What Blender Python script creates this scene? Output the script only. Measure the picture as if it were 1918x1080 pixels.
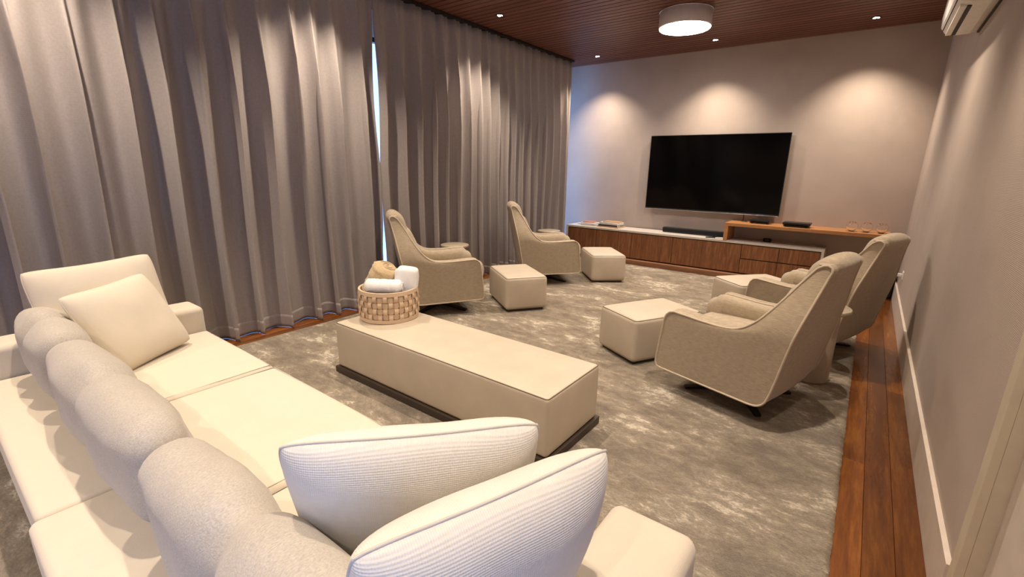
import bpy, bmesh, math, random
import numpy as np
from mathutils import Vector, Matrix, noise

for o in list(bpy.data.objects):
    bpy.data.objects.remove(o, do_unlink=True)
S = bpy.context.scene
C = S.collection
PI = math.pi
R = math.radians
random.seed(7)

# ------------------------------------------------------------------ camera
cam_d = bpy.data.cameras.new('camera')
cam = bpy.data.objects.new('camera', cam_d)
C.objects.link(cam)
cam_d.sensor_fit = 'HORIZONTAL'
cam_d.sensor_width = 36.0
cam_d.lens = 866.603 / 1918 * 36.0
cam_d.clip_start = 0.02
yaw, pit, rol = R(37.04666), R(14.75041), R(0.97406)
fw = Vector((-math.sin(yaw) * math.cos(pit), math.cos(yaw) * math.cos(pit), -math.sin(pit)))
r0 = Vector((math.cos(yaw), math.sin(yaw), 0))
u0 = r0.cross(fw)
rt = math.cos(rol) * r0 + math.sin(rol) * u0
up = rt.cross(fw)
cam.matrix_world = Matrix(((rt.x, up.x, -fw.x, 0), (rt.y, up.y, -fw.y, 0), (rt.z, up.z, -fw.z, 1.45), (0, 0, 0, 1)))
S.camera = cam

# ------------------------------------------------------------------ world (daylight outside the windows)
W = bpy.data.worlds.new('daylight')
S.world = W
W.use_nodes = True
bg = W.node_tree.nodes['Background']
bg.inputs[0].default_value = (0.30, 0.50, 1.0, 1)
bg.inputs[1].default_value = 4.5

# ------------------------------------------------------------------ exposure and lamp levels
S.view_settings.view_transform = 'Standard'
S.view_settings.look = 'None'
S.view_settings.gamma = 1.0
S.view_settings.use_curve_mapping = False
S.view_settings.exposure = 0.0
SPOT_W = 190.0
DRUM_E = 46.0
SPOT_COL = (1.0, 0.83, 0.66)

# room dimensions
XR, XL, YT, YB, ZC = 0.42, -4.62, 7.28, -1.9, 3.065
XC = -4.06            # curtain plane

# ------------------------------------------------------------------ helpers
def link(o, parent=None):
    C.objects.link(o)
    if parent is not None:
        o.parent = parent
    return o

def mesh_obj(name, verts, faces, m=None, parent=None, smooth=False, loc=None):
    me = bpy.data.meshes.new(name)
    me.from_pydata([tuple(v) for v in verts], [], faces)
    me.update()
    if smooth:
        me.polygons.foreach_set('use_smooth', [True] * len(me.polygons))
    if m is not None:
        me.materials.append(m)
    o = bpy.data.objects.new(name, me)
    if loc is not None:
        o.location = loc
    return link(o, parent)

def bm_obj(name, bm, m=None, parent=None, smooth=False, loc=None):
    me = bpy.data.meshes.new(name)
    bm.normal_update()
    bm.to_mesh(me)
    bm.free()
    if smooth:
        me.polygons.foreach_set('use_smooth', [True] * len(me.polygons))
    if m is not None:
        me.materials.append(m)
    o = bpy.data.objects.new(name, me)
    if loc is not None:
        o.location = loc
    return link(o, parent)

def thing(name, label, cat, loc=(0, 0, 0), rz=0, group=None):
    o = bpy.data.objects.new(name, None)
    o.empty_display_size = 0.1
    o.location = loc
    o.rotation_euler = (0, 0, rz)
    o['label'] = label
    o['category'] = cat
    if group:
        o['group'] = group
    return link(o)

def tag(o, label, cat, group=None):
    o['label'] = label
    o['category'] = cat
    if group:
        o['group'] = group
    return o

def struct(o, label=None):
    o['kind'] = 'structure'
    if label:
        o['label'] = label
    return o

def dup(root, loc, rz, label, group=None):
    r = root.copy()
    C.objects.link(r)
    r.location = loc
    r.rotation_euler = (0, 0, rz)
    r['label'] = label
    if group:
        r['group'] = group
    for ch in list(root.children):
        c = ch.copy()
        C.objects.link(c)
        c.parent = r
        for g in list(ch.children):
            d = g.copy()
            C.objects.link(d)
            d.parent = c
    return r

def box_v(x0, x1, y0, y1, z0, z1):
    v = [(x0, y0, z0), (x1, y0, z0), (x1, y1, z0), (x0, y1, z0), (x0, y0, z1), (x1, y0, z1), (x1, y1, z1), (x0, y1, z1)]
    f = [(0, 3, 2, 1), (4, 5, 6, 7), (0, 1, 5, 4), (1, 2, 6, 5), (2, 3, 7, 6), (3, 0, 4, 7)]
    return v, f

def box(name, x0, x1, y0, y1, z0, z1, m, parent=None, bev=0.0, loc=None, seg=2):
    bm = bmesh.new()
    v, f = box_v(x0, x1, y0, y1, z0, z1)
    vs = [bm.verts.new(p) for p in v]
    for q in f:
        bm.faces.new([vs[i] for i in q])
    if bev > 0:
        bmesh.ops.bevel(bm, geom=list(bm.edges), offset=bev, segments=seg, affect='EDGES', profile=0.5)
    return bm_obj(name, bm, m, parent, smooth=False, loc=loc)

def softbox(name, sx, sy, sz, r, m, parent=None, puff=(0, 0, 0), n=8, shape=None, wr=0.0, wf=6.0, seed=0, loc=None, rot=None):
    """rounded, optionally puffed box centred on its origin"""
    h = (sx / 2, sy / 2, sz / 2)
    def axis(hh):
        rr = min(r, hh * 0.98)
        inner = list(np.linspace(-(hh - rr), hh - rr, n))
        k = [1 - math.tan(t) for t in (0, PI / 12, PI / 6)]
        lo = [-(hh - rr) - rr * (math.tan(PI / 4 * (3 - i) / 3)) for i in range(3)]
        return lo + inner + [-v for v in reversed(lo)]
    ax = [axis(h[i]) for i in range(3)]
    N = len(ax[0])
    idx = {}
    verts = []
    def vid(i, j, k):
        key = (i, j, k)
        if key in idx:
            return idx[key]
        p = np.array([ax[0][i], ax[1][j], ax[2][k]])
        q = np.array([max(-(h[a] - min(r, h[a] * .98)), min(h[a] - min(r, h[a] * .98), p[a])) for a in range(3)])
        d = p - q
        L = np.linalg.norm(d)
        if L > 1e-9:
            rr = min(r, min(h) * .98)
            d = d / L
            p = q + d * np.array([min(r, h[a] * .98) for a in range(3)])
        u = [max(-1, min(1, p[a] / h[a])) for a in range(3)]
        for a in range(3):
            if puff[a]:
                b, c = (a + 1) % 3, (a + 2) % 3
                p[a] += puff[a] * u[a] * (1 - u[b] ** 2) * (1 - u[c] ** 2)
        v = Vector(p)
        if shape:
            v = Vector(shape(v.x, v.y, v.z))
        if wr:
            nn = noise.noise_vector(Vector((v.x * wf + seed, v.y * wf + seed * 2.3, v.z * wf)))
            v += nn * wr
        idx[key] = len(verts)
        verts.append(tuple(v))
        return idx[key]
    faces = []
    M1 = N - 1
    for a in range(M1):
        for b in range(M1):
            faces.append((vid(a, b, 0), vid(a, b + 1, 0), vid(a + 1, b + 1, 0), vid(a + 1, b, 0)))
            faces.append((vid(a, b, M1), vid(a + 1, b, M1), vid(a + 1, b + 1, M1), vid(a, b + 1, M1)))
            faces.append((vid(a, 0, b), vid(a + 1, 0, b), vid(a + 1, 0, b + 1), vid(a, 0, b + 1)))
            faces.append((vid(a, M1, b), vid(a, M1, b + 1), vid(a + 1, M1, b + 1), vid(a + 1, M1, b)))
            faces.append((vid(0, a, b), vid(0, a, b + 1), vid(0, a + 1, b + 1), vid(0, a + 1, b)))
            faces.append((vid(M1, a, b), vid(M1, a + 1, b), vid(M1, a + 1, b + 1), vid(M1, a, b + 1)))
    o = mesh_obj(name, verts, faces, m, parent, smooth=True, loc=loc)
    if rot is not None:
        o.rotation_euler = rot
    return o

def tube(name, pts, rad, m, parent=None, closed=False, ns=8, smooth=True):
    pts = [Vector(p) for p in pts]
    n = len(pts)
    rads = rad if isinstance(rad, (list, tuple)) else [rad] * n
    verts, faces = [], []
    prev = None
    for i, p in enumerate(pts):
        a = pts[(i - 1) % n] if (closed or i > 0) else p
        b = pts[(i + 1) % n] if (closed or i < n - 1) else p
        t = (b - a).normalized()
        if prev is None:
            ref = Vector((0, 0, 1)) if abs(t.z) < 0.9 else Vector((1, 0, 0))
            nx = t.cross(ref).normalized()
        else:
            nx = (prev - t * prev.dot(t)).normalized()
        prev = nx
        ny = t.cross(nx)
        for k in range(ns):
            ang = 2 * PI * k / ns
            verts.append(p + (nx * math.cos(ang) + ny * math.sin(ang)) * rads[i])
    rng = n if closed else n - 1
    for i in range(rng):
        j = (i + 1) % n
        for k in range(ns):
            k2 = (k + 1) % ns
            faces.append((i * ns + k, i * ns + k2, j * ns + k2, j * ns + k))
    if not closed:
        faces.append(tuple(reversed(range(ns))))
        faces.append(tuple(range((n - 1) * ns, n * ns)))
    return mesh_obj(name, verts, faces, m, parent, smooth=smooth)

def lathe(name, prof, m, parent=None, ns=40, loc=None, smooth=True, cap=True):
    verts, faces = [], []
    n = len(prof)
    for (r_, z) in prof:
        for k in range(ns):
            a = 2 * PI * k / ns
            verts.append((r_ * math.cos(a), r_ * math.sin(a), z))
    for i in range(n - 1):
        for k in range(ns):
            k2 = (k + 1) % ns
            faces.append((i * ns + k, i * ns + k2, (i + 1) * ns + k2, (i + 1) * ns + k))
    if cap:
        faces.append(tuple(reversed(range(ns))))
        faces.append(tuple(range((n - 1) * ns, n * ns)))
    return mesh_obj(name, verts, faces, m, parent, smooth=smooth, loc=loc)

def auto_smooth(o, ang=40):
    me = o.data
    me.polygons.foreach_set('use_smooth', [True] * len(me.polygons))
    bm = bmesh.new()
    bm.from_mesh(me)
    for e in bm.edges:
        if len(e.link_faces) == 2 and e.calc_face_angle(0) > R(ang):
            e.smooth = False
    bm.to_mesh(me)
    bm.free()
    return o

def under(child, part):
    """make a part's own piece a sub-part"""
    child.parent = part
    child.location = child.location - part.location
    return child

# ------------------------------------------------------------------ materials
def nmat(name):
    m = bpy.data.materials.new(name)
    m.use_nodes = True
    nt = m.node_tree
    b = nt.nodes['Principled BSDF']
    return m, nt, b

def N(nt, t, **kw):
    n = nt.nodes.new(t)
    for k, v in kw.items():
        setattr(n, k, v)
    return n

def coords(nt, scale=(1, 1, 1), kind='Object'):
    tc = N(nt, 'ShaderNodeTexCoord')
    mp = N(nt, 'ShaderNodeMapping')
    mp.inputs['Scale'].default_value = scale
    nt.links.new(tc.outputs[kind], mp.inputs['Vector'])
    return mp.outputs['Vector']

def noise_tex(nt, vec, scale, detail=4, rough=0.55, dist=0.0):
    n = N(nt, 'ShaderNodeTexNoise')
    n.inputs['Scale'].default_value = scale
    n.inputs['Detail'].default_value = detail
    n.inputs['Roughness'].default_value = rough
    n.inputs['Distortion'].default_value = dist
    nt.links.new(vec, n.inputs['Vector'])
    return n.outputs['Fac']

def ramp(nt, fac, stops):
    r_ = N(nt, 'ShaderNodeValToRGB')
    el = r_.color_ramp.elements
    while len(el) < len(stops):
        el.new(0.5)
    for e, (p, c) in zip(el, stops):
        e.position = p
        e.color = (*c, 1)
    nt.links.new(fac, r_.inputs['Fac'])
    return r_.outputs['Color']

def bump(nt, b, height, strength=0.3, dist=0.002, normal=None):
    bp = N(nt, 'ShaderNodeBump')
    bp.inputs['Strength'].default_value = strength
    bp.inputs['Distance'].default_value = dist
    nt.links.new(height, bp.inputs['Height'])
    if normal is not None:
        nt.links.new(normal, bp.inputs['Normal'])
    nt.links.new(bp.outputs['Normal'], b.inputs['Normal'])
    return bp.outputs['Normal']

def weave_height(nt, period, axes=(1, 1, 1)):
    """3-axis sine lattice: reads as a woven cloth on every face"""
    tc = N(nt, 'ShaderNodeTexCoord')
    sc = N(nt, 'ShaderNodeVectorMath', operation='SCALE')
    sc.inputs['Scale'].default_value = 2 * PI / period
    nt.links.new(tc.outputs['Object'], sc.inputs[0])
    si = N(nt, 'ShaderNodeVectorMath', operation='SINE')
    nt.links.new(sc.outputs[0], si.inputs[0])
    do = N(nt, 'ShaderNodeVectorMath', operation='DOT_PRODUCT')
    do.inputs[1].default_value = axes
    nt.links.new(si.outputs[0], do.inputs[0])
    return do.outputs['Value']

def plain(name, col, rough=0.5, metal=0.0, spec=0.5, coat=0.0):
    m, nt, b = nmat(name)
    v = coords(nt)
    f = noise_tex(nt, v, 14, 3)
    c = ramp(nt, f, [(0.3, [x * 0.94 for x in col]), (0.7, [min(1, x * 1.05) for x in col])])
    nt.links.new(c, b.inputs['Base Color'])
    b.inputs['Roughness'].default_value = rough
    b.inputs['Metallic'].default_value = metal
    b.inputs['Specular IOR Level'].default_value = spec
    b.inputs['Coat Weight'].default_value = coat
    return m

def cloth(name, col, period=0.004, wstr=0.35, var=0.08, nscale=18, rough=0.95, sheen=0.25, fuzz=0.25, axes=(1, 1, 1), streak=None):
    m, nt, b = nmat(name)
    v = coords(nt)
    f1 = noise_tex(nt, v, nscale, 6, 0.7)
    c = ramp(nt, f1, [(0.25, [x * (1 - var) for x in col]), (0.75, [min(1, x * (1 + var)) for x in col])])
    if streak:
        vs_ = coords(nt, streak)
        f3 = noise_tex(nt, vs_, 1.0, 3, 0.6)
        hs = N(nt, 'ShaderNodeHueSaturation')
        mr = N(nt, 'ShaderNodeMapRange')
        mr.inputs['From Min'].default_value = 0.3
        mr.inputs['From Max'].default_value = 0.7
        mr.inputs['To Min'].default_value = 0.82
        mr.inputs['To Max'].default_value = 1.16
        nt.links.new(f3, mr.inputs['Value'])
        nt.links.new(mr.outputs[0], hs.inputs['Value'])
        nt.links.new(c, hs.inputs['Color'])
        c = hs.outputs['Color']
    nt.links.new(c, b.inputs['Base Color'])
    b.inputs['Roughness'].default_value = rough
    b.inputs['Specular IOR Level'].default_value = 0.15
    b.inputs['Sheen Weight'].default_value = sheen
    h = weave_height(nt, period, axes)
    f2 = noise_tex(nt, v, 260, 3, 0.7)
    ad = N(nt, 'ShaderNodeMath', operation='MULTIPLY_ADD')
    nt.links.new(f2, ad.inputs[0])
    ad.inputs[1].default_value = fuzz * 8
    nt.links.new(h, ad.inputs[2])
    bump(nt, b, ad.outputs[0], wstr, period * 0.22)
    return m

def leather(name, col):
    m, nt, b = nmat(name)
    v = coords(nt)
    f = noise_tex(nt, v, 7, 5)
    c = ramp(nt, f, [(0.25, [x * 0.93 for x in col]), (0.75, [min(1, x * 1.05) for x in col])])
    nt.links.new(c, b.inputs['Base Color'])
    b.inputs['Roughness'].default_value = 0.46
    b.inputs['Specular IOR Level'].default_value = 0.42
    vo = N(nt, 'ShaderNodeTexVoronoi')
    vo.inputs['Scale'].default_value = 420
    nt.links.new(v, vo.inputs['Vector'])
    bump(nt, b, vo.outputs['Distance'], 0.12, 0.001)
    return m

def wood(name, dark, mid, light, axis='y', scale=6.0, rough=0.35, stretch=14.0, rand=0.0, spec=0.5, coat=0.0):
    m, nt, b = nmat(name)
    st = {'x': (1 / stretch, 1, 1), 'y': (1, 1 / stretch, 1), 'z': (1, 1, 1 / stretch)}[axis]
    v = coords(nt, tuple(s * scale for s in st))
    oi = N(nt, 'ShaderNodeObjectInfo')
    ad = N(nt, 'ShaderNodeVectorMath', operation='MULTIPLY_ADD')
    ad.inputs[1].default_value = (37, 37, 37)
    cb = N(nt, 'ShaderNodeCombineXYZ')
    for i in range(3):
        nt.links.new(oi.outputs['Random'], cb.inputs[i])
    nt.links.new(cb.outputs[0], ad.inputs[0])
    nt.links.new(v, ad.inputs[2])
    f1 = noise_tex(nt, ad.outputs[0], 2.2, 8, 0.62, 0.8)
    f2 = noise_tex(nt, ad.outputs[0], 11, 5, 0.7, 0.2)
    mx = N(nt, 'ShaderNodeMix')
    mx.inputs['Factor'].default_value = 0.45
    nt.links.new(f1, mx.inputs[2])
    nt.links.new(f2, mx.inputs[3])
    c = ramp(nt, mx.outputs[0], [(0.30, dark), (0.5, mid), (0.70, light)])
    if rand:
        hs = N(nt, 'ShaderNodeHueSaturation')
        mr = N(nt, 'ShaderNodeMapRange')
        mr.inputs['To Min'].default_value = 1 - rand
        mr.inputs['To Max'].default_value = 1 + rand
        nt.links.new(oi.outputs['Random'], mr.inputs['Value'])
        nt.links.new(mr.outputs[0], hs.inputs['Value'])
        nt.links.new(c, hs.inputs['Color'])
        c = hs.outputs['Color']
    nt.links.new(c, b.inputs['Base Color'])
    b.inputs['Roughness'].default_value = rough
    b.inputs['Specular IOR Level'].default_value = spec
    b.inputs['Coat Weight'].default_value = coat
    b.inputs['Coat Roughness'].default_value = 0.2
    bump(nt, b, f2, 0.10, 0.002)
    return m

def emit(name, col, strength):
    m, nt, b = nmat(name)
    b.inputs['Base Color'].default_value = (0.9, 0.9, 0.9, 1)
    b.inputs['Emission Color'].default_value = (*col, 1)
    b.inputs['Emission Strength'].default_value = strength
    return m

def glassy(name, col=(1, 1, 1), rough=0.0, ior=1.45):
    m, nt, b = nmat(name)
    b.inputs['Base Color'].default_value = (*col, 1)
    b.inputs['Transmission Weight'].default_value = 1.0
    b.inputs['Roughness'].default_value = rough
    b.inputs['IOR'].default_value = ior
    return m

def wall_mat(name, col):
    m, nt, b = nmat(name)
    v = coords(nt, (1, 1, 1))
    f1 = noise_tex(nt, v, 3, 4)
    c = ramp(nt, f1, [(0.3, [x * 0.95 for x in col]), (0.7, [min(1, x * 1.05) for x in col])])
    nt.links.new(c, b.inputs['Base Color'])
    b.inputs['Roughness'].default_value = 0.85
    b.inputs['Specular IOR Level'].default_value = 0.25
    f2 = noise_tex(nt, v, 340, 2, 0.6)
    h = weave_height(nt, 0.006)
    ad = N(nt, 'ShaderNodeMath', operation='MULTIPLY_ADD')
    nt.links.new(f2, ad.inputs[0])
    ad.inputs[1].default_value = 5.0
    nt.links.new(h, ad.inputs[2])
    bump(nt, b, ad.outputs[0], 0.25, 0.001)
    return m

def rug_mat():
    m, nt, b = nmat('silky_rug_pile')
    v = coords(nt, (0.8, 1.5, 1.0))
    f1 = noise_tex(nt, v, 2.3, 12, 0.78, 0.35)
    f2 = noise_tex(nt, v, 13.0, 8, 0.75, 0.4)
    mx = N(nt, 'ShaderNodeMix')
    mx.inputs['Factor'].default_value = 0.36
    nt.links.new(f1, mx.inputs[2])
    nt.links.new(f2, mx.inputs[3])
    c = ramp(nt, mx.outputs[0], [(0.42, (0.19, 0.130, 0.070)), (0.49, (0.315, 0.235, 0.138)), (0.54, (0.43, 0.338, 0.220)), (0.585, (0.86, 0.75, 0.58))])
    v4 = coords(nt, (1.0, 1.6, 1.0))
    f4 = noise_tex(nt, v4, 75, 4, 0.7, 0.5)
    hs = N(nt, 'ShaderNodeHueSaturation')
    mr = N(nt, 'ShaderNodeMapRange')
    mr.inputs['From Min'].default_value = 0.3
    mr.inputs['From Max'].default_value = 0.7
    mr.inputs['To Min'].default_value = 0.68
    mr.inputs['To Max'].default_value = 1.30
    nt.links.new(f4, mr.inputs['Value'])
    nt.links.new(mr.outputs[0], hs.inputs['Value'])
    nt.links.new(c, hs.inputs['Color'])
    c = hs.outputs['Color']
    nt.links.new(c, b.inputs['Base Color'])
    b.inputs['Roughness'].default_value = 0.75
    b.inputs['Specular IOR Level'].default_value = 0.2
    b.inputs['Sheen Weight'].default_value = 0.4
    b.inputs['Sheen Roughness'].default_value = 0.4
    v2 = coords(nt, (1, 1, 1))
    f3 = noise_tex(nt, v2, 120, 5, 0.75, 0.8)
    bump(nt, b, f3, 1.0, 0.018)
    return m

M = {}
M['wall'] = wall_mat('taupe_fabric_wallpaper', (0.47, 0.39, 0.335))
M['plaster'] = plain('white_plaster', (0.72, 0.68, 0.62), 0.8)
M['ceil'] = plain('dark_ceiling_backing', (0.04, 0.018, 0.012), 0.6)
M['slat'] = wood('reddish_ceiling_slat', (0.08, 0.027, 0.017), (0.15, 0.053, 0.033), (0.23, 0.092, 0.056), 'x', 7, 0.42, 20, 0.15, 0.4)
M['floorb'] = plain('floor_screed', (0.10, 0.05, 0.02), 0.6)
M['plank'] = wood('orange_brown_plank', (0.085, 0.022, 0.005), (0.19, 0.060, 0.010), (0.35, 0.130, 0.020), 'y', 5, 0.26, 12, 0.42, 0.5, 0.15)
M['rug'] = rug_mat()
M['curtain'] = cloth('grey_taupe_curtain_cloth', (0.38, 0.338, 0.318), 0.004, 0.25, 0.10, 60, 0.95, 0.2)
M['base'] = plain('cream_lacquer', (0.66, 0.58, 0.50), 0.4)
M['jamb'] = plain('beige_door_lacquer', (0.60, 0.52, 0.40), 0.45)
M['sofa'] = cloth('cream_sofa_cloth', (0.60, 0.53, 0.425), 0.0035, 0.16, 0.03, 10, fuzz=.7, axes=(.3, .3, .3))
M['backc'] = cloth('pale_grey_beige_cushion_cloth', (0.45, 0.405, 0.345), 0.0042, 0.30, 0.05, 12, fuzz=1.0, axes=(.25, 0, 0), streak=(300, 140, 300))
M['pillow'] = cloth('cream_pillow_cloth', (0.66, 0.585, 0.465), 0.0035, 0.16, 0.03, 10, axes=(1, 1, 0))
M['pillow_w'] = cloth('off_white_coarse_weave', (0.67, 0.63, 0.555), 0.0042, 0.34, 0.05, 16, axes=(1, 1, 0))
M['seam'] = cloth('grey_beige_seam', (0.52, 0.48, 0.42), 0.003, 0.2, 0.04)
M['linen'] = cloth('beige_linen', (0.43, 0.35, 0.25), 0.003, 0.3, 0.08, 30, streak=(28, 28, 330))
M['linen_pipe'] = cloth('pale_beige_piping', (0.56, 0.47, 0.35), 0.002, 0.2, 0.04)
M['leather'] = leather('taupe_leather', (0.54, 0.46, 0.355))
M['leather_seam'] = leather('taupe_leather_seam', (0.16, 0.125, 0.085))
M['dark'] = plain('dark_bronze_metal', (0.035, 0.028, 0.022), 0.4, 0.6)
M['plinth'] = plain('dark_brown_plinth', (0.05, 0.035, 0.026), 0.45)
M['zebra'] = wood('vertical_grain_walnut', (0.09, 0.030, 0.011), (0.22, 0.085, 0.031), (0.43, 0.205, 0.09), 'z', 13, 0.40, 16, 0.10)
M['oak'] = wood('warm_orange_wood', (0.36, 0.155, 0.055), (0.47, 0.215, 0.08), (0.56, 0.28, 0.115), 'x', 6, 0.35, 14, 0.0)
M['plinth_w'] = wood('brown_plinth_wood', (0.16, 0.075, 0.038), (0.26, 0.125, 0.065), (0.34, 0.175, 0.095), 'x', 6, 0.4, 14)
M['stone'] = plain('pale_console_lacquer', (0.66, 0.60, 0.53), 0.35)
M['black'] = plain('black_plastic', (0.012, 0.012, 0.012), 0.35)
M['blackcloth'] = cloth('black_speaker_cloth', (0.012, 0.011, 0.011), 0.003, 0.3)
M['screen'] = plain('glossy_black_screen', (0.0012, 0.0011, 0.0013), 0.10, 0, 0.12)
M['bezel'] = plain('dark_metal_bezel', (0.05, 0.05, 0.055), 0.25, 0.8)
M['chrome'] = plain('brushed_silver', (0.55, 0.55, 0.57), 0.25, 1.0)
M['white'] = plain('white_plastic', (0.78, 0.75, 0.71), 0.4)
M['slot'] = plain('dark_slot_and_shadow', (0.01, 0.01, 0.01), 0.6)
M['towel'] = cloth('white_terry', (0.86, 0.85, 0.83), 0.003, 0.5, 0.03, 40)
M['plush'] = cloth('golden_beige_plush', (0.56, 0.42, 0.24), 0.006, 0.5, 0.22, 34)
M['straw'] = leather('tan_woven_strip', (0.66, 0.49, 0.33))
M['straw_d'] = leather('darker_tan_strip', (0.54, 0.39, 0.25))
M['bronze'] = plain('bronze_mirror_top', (0.46, 0.39, 0.28), 0.32, 0.15)
M['ped'] = plain('taupe_pedestal_lacquer', (0.40, 0.33, 0.25), 0.45)
M['glass'] = glassy('clear_glass')
M['drum'] = emit('lamp_diffuser_white', (1.0, 0.93, 0.90), DRUM_E)
M['led'] = emit('led_lens_glow', (1.0, 0.90, 0.80), 30)
M['drumside'] = plain('white_lamp_housing', (0.70, 0.66, 0.68), 0.3, 0.0)
M['paper'] = plain('book_paper', (0.78, 0.74, 0.66), 0.8)
M['bk_white'] = plain('white_book_cover', (0.75, 0.72, 0.68), 0.4)
M['bk_red'] = plain('salmon_book_cover', (0.58, 0.24, 0.15), 0.4)
M['bk_dark'] = plain('dark_book_cover', (0.03, 0.022, 0.018), 0.4)
M['bk_tan'] = plain('tan_book_cover', (0.55, 0.34, 0.18), 0.4)
M['bk_grey'] = plain('grey_book_cover', (0.55, 0.52, 0.46), 0.4)

# ------------------------------------------------------------------ room shell
fl = box('floor', XL - .1, XR + .1, YB, YT + .1, -0.12, -0.015, M['floorb'])
struct(fl, 'warm orange-brown plank floor around the rug')
def planks(xs, y0, y1):
    for xi in range(len(xs) - 1):
        y = y0 - random.random() * 0.9
        while y < y1:
            L = random.choice([2.2, 2.7, 3.2, 3.8])
            a, b_ = max(y, y0), min(y + L, y1)
            if b_ - a > 0.03:
                w = xs[xi + 1] - xs[xi]
                o = box('plank', -w / 2 + .0006, w / 2 - .0006, -(b_ - a) / 2 + .0006, (b_ - a) / 2 - .0006, -0.015, 0, M['plank'], fl, bev=0.0012, seg=1)
                o.location = ((xs[xi] + xs[xi + 1]) / 2, (a + b_) / 2, 0)
            y += L
planks([-0.01, 0.100, 0.207, 0.312, 0.42], YB, YT)
planks([XL, -4.51, -4.405, -4.30, -4.195, -4.09, -3.985, -3.88, -3.775], YB, YT)
planks([-3.775 + i * 0.30 for i in range(13)] + [-0.01], YB, -0.62)
planks([-3.775 + i * 0.30 for i in range(13)] + [-0.01], 6.74, YT)

wb = box('wall_back', XL - .1, XR + .1, YT, YT + .1, -.02, ZC + .1, M['wall'])
struct(wb, 'taupe wall behind the television')
# right wall with a door opening
bm = bmesh.new()
def addbox(bm, *a):
    v, f = box_v(*a)
    vs = [bm.verts.new(p) for p in v]
    for q in f:
        bm.faces.new([vs[i] for i in q])
D0, D1, DZ = 0.84, 1.75, 2.25
WY0, WY1, WZ0, WZ1 = -1.75, -0.15, 0.12, 2.35          # tall window beside and behind the camera
addbox(bm, XR, XR + .1, D1 + .02, YT, -.02, ZC + .1)
addbox(bm, XR, XR + .1, WY1, D0 - .02, -.02, ZC + .1)
addbox(bm, XR, XR + .1, D0 - .02, D1 + .02, DZ + .02, ZC + .1)
addbox(bm, XR, XR + .1, YB - .1, WY0, -.02, ZC + .1)
addbox(bm, XR, XR + .1, WY0, WY1, WZ1, ZC + .1)
addbox(bm, XR, XR + .1, WY0, WY1, -.02, WZ0)
struct(bm_obj('wall_right', bm, M['wall']), 'taupe wall on the right')
struct(box('wall_front', XL - .1, XR + .1, YB - .1, YB, -.02, ZC + .1, M['wall']), 'taupe wall behind the camera')
def window(name, label, plane, a0, a1, z0, z1, pos, panes):
    t = bpy.data.objects.new(name, None)
    link(t)
    struct(t, label)
    fr = 0.05
    xs = np.linspace(a0, a1, panes + 1)
    def bx(n, p0, p1, q0, q1, dz0, dz1, m):
        if plane == 'y':
            return box(n, p0, p1, pos + q0, pos + q1, dz0, dz1, m, t)
        return box(n, pos + q0, pos + q1, p0, p1, dz0, dz1, m, t)
    for x in xs:
        bx('window_frame', max(a0, x - fr / 2), min(a1, x + fr / 2), -.03, .03, z0, z1, M['dark'])
    bx('window_frame', a0, a1, -.03, .03, z0, z0 + fr, M['dark'])
    bx('window_frame', a0, a1, -.03, .03, z1 - fr, z1, M['dark'])
    gm = M['pane']
    for i in range(panes):
        bx('pane', xs[i] + fr / 2, xs[i + 1] - fr / 2, -.004, .004, z0 + fr, z1 - fr, gm)
# thin architectural glass
mm, nt, b = nmat('window_glass')
gb = N(nt, 'ShaderNodeBsdfGlossy')
gb.inputs['Roughness'].default_value = 0.02
tb = N(nt, 'ShaderNodeBsdfTransparent')
tb.inputs['Color'].default_value = (0.86, 0.92, 0.95, 1)
mxs = N(nt, 'ShaderNodeMixShader')
mxs.inputs[0].default_value = 0.07
nt.links.new(tb.outputs[0], mxs.inputs[1])
nt.links.new(gb.outputs[0], mxs.inputs[2])
nt.links.new(mxs.outputs[0], nt.nodes['Material Output'].inputs['Surface'])
M['pane'] = mm
window('window_1', 'tall window in the right wall behind the camera', 'x', WY0, WY1, WZ0, WZ1, XR + .05, 2)
# left wall: glazed from floor to lintel behind the curtains
bm = bmesh.new()
addbox(bm, XL - .1, XL, YB, -1.2, -.02, ZC + .1)
addbox(bm, XL - .1, XL, 7.12, YT, -.02, ZC + .1)
addbox(bm, XL - .1, XL, -1.2, 7.12, 2.80, ZC + .1)
struct(bm_obj('wall_left', bm, M['plaster']), 'wall with sliding glass doors hidden by the curtains')
window('window_2', 'sliding glass doors behind the curtains', 'x', -1.2, 7.12, 0.0, 2.80, XL - .05, 5)

ce = box('ceiling', XL - .1, XR + .1, YB - .1, YT + .1, ZC + .018, ZC + .12, M['ceil'])
struct(ce, 'dark reddish wooden slatted ceiling')
pitch = 0.095
ns_ = int((YT - YB) / pitch)
v, f = box_v(-(XR - XL) / 2, (XR - XL) / 2, -pitch / 2 + .007, pitch / 2 - .007, 0, .018)
slme = bpy.data.meshes.new('slat')
slme.from_pydata(v, [], f)
slme.materials.append(M['slat'])
for i in range(ns_ + 1):
    y = YT - pitch / 2 - i * pitch
    if y - pitch / 2 < YB:
        break
    o = bpy.data.objects.new('slat', slme)
    o.location = ((XR + XL) / 2, y, ZC)
    link(o, ce)

struct(box('baseboard_right', 0.402, XR, 1.875, YT, 0, 0.205, M['base'], bev=0.002), 'tall cream baseboard along the right wall')
struct(box('baseboard_back', XL, 0.402, YT - .018, YT, 0, 0.205, M['base'], bev=0.002))
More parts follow.
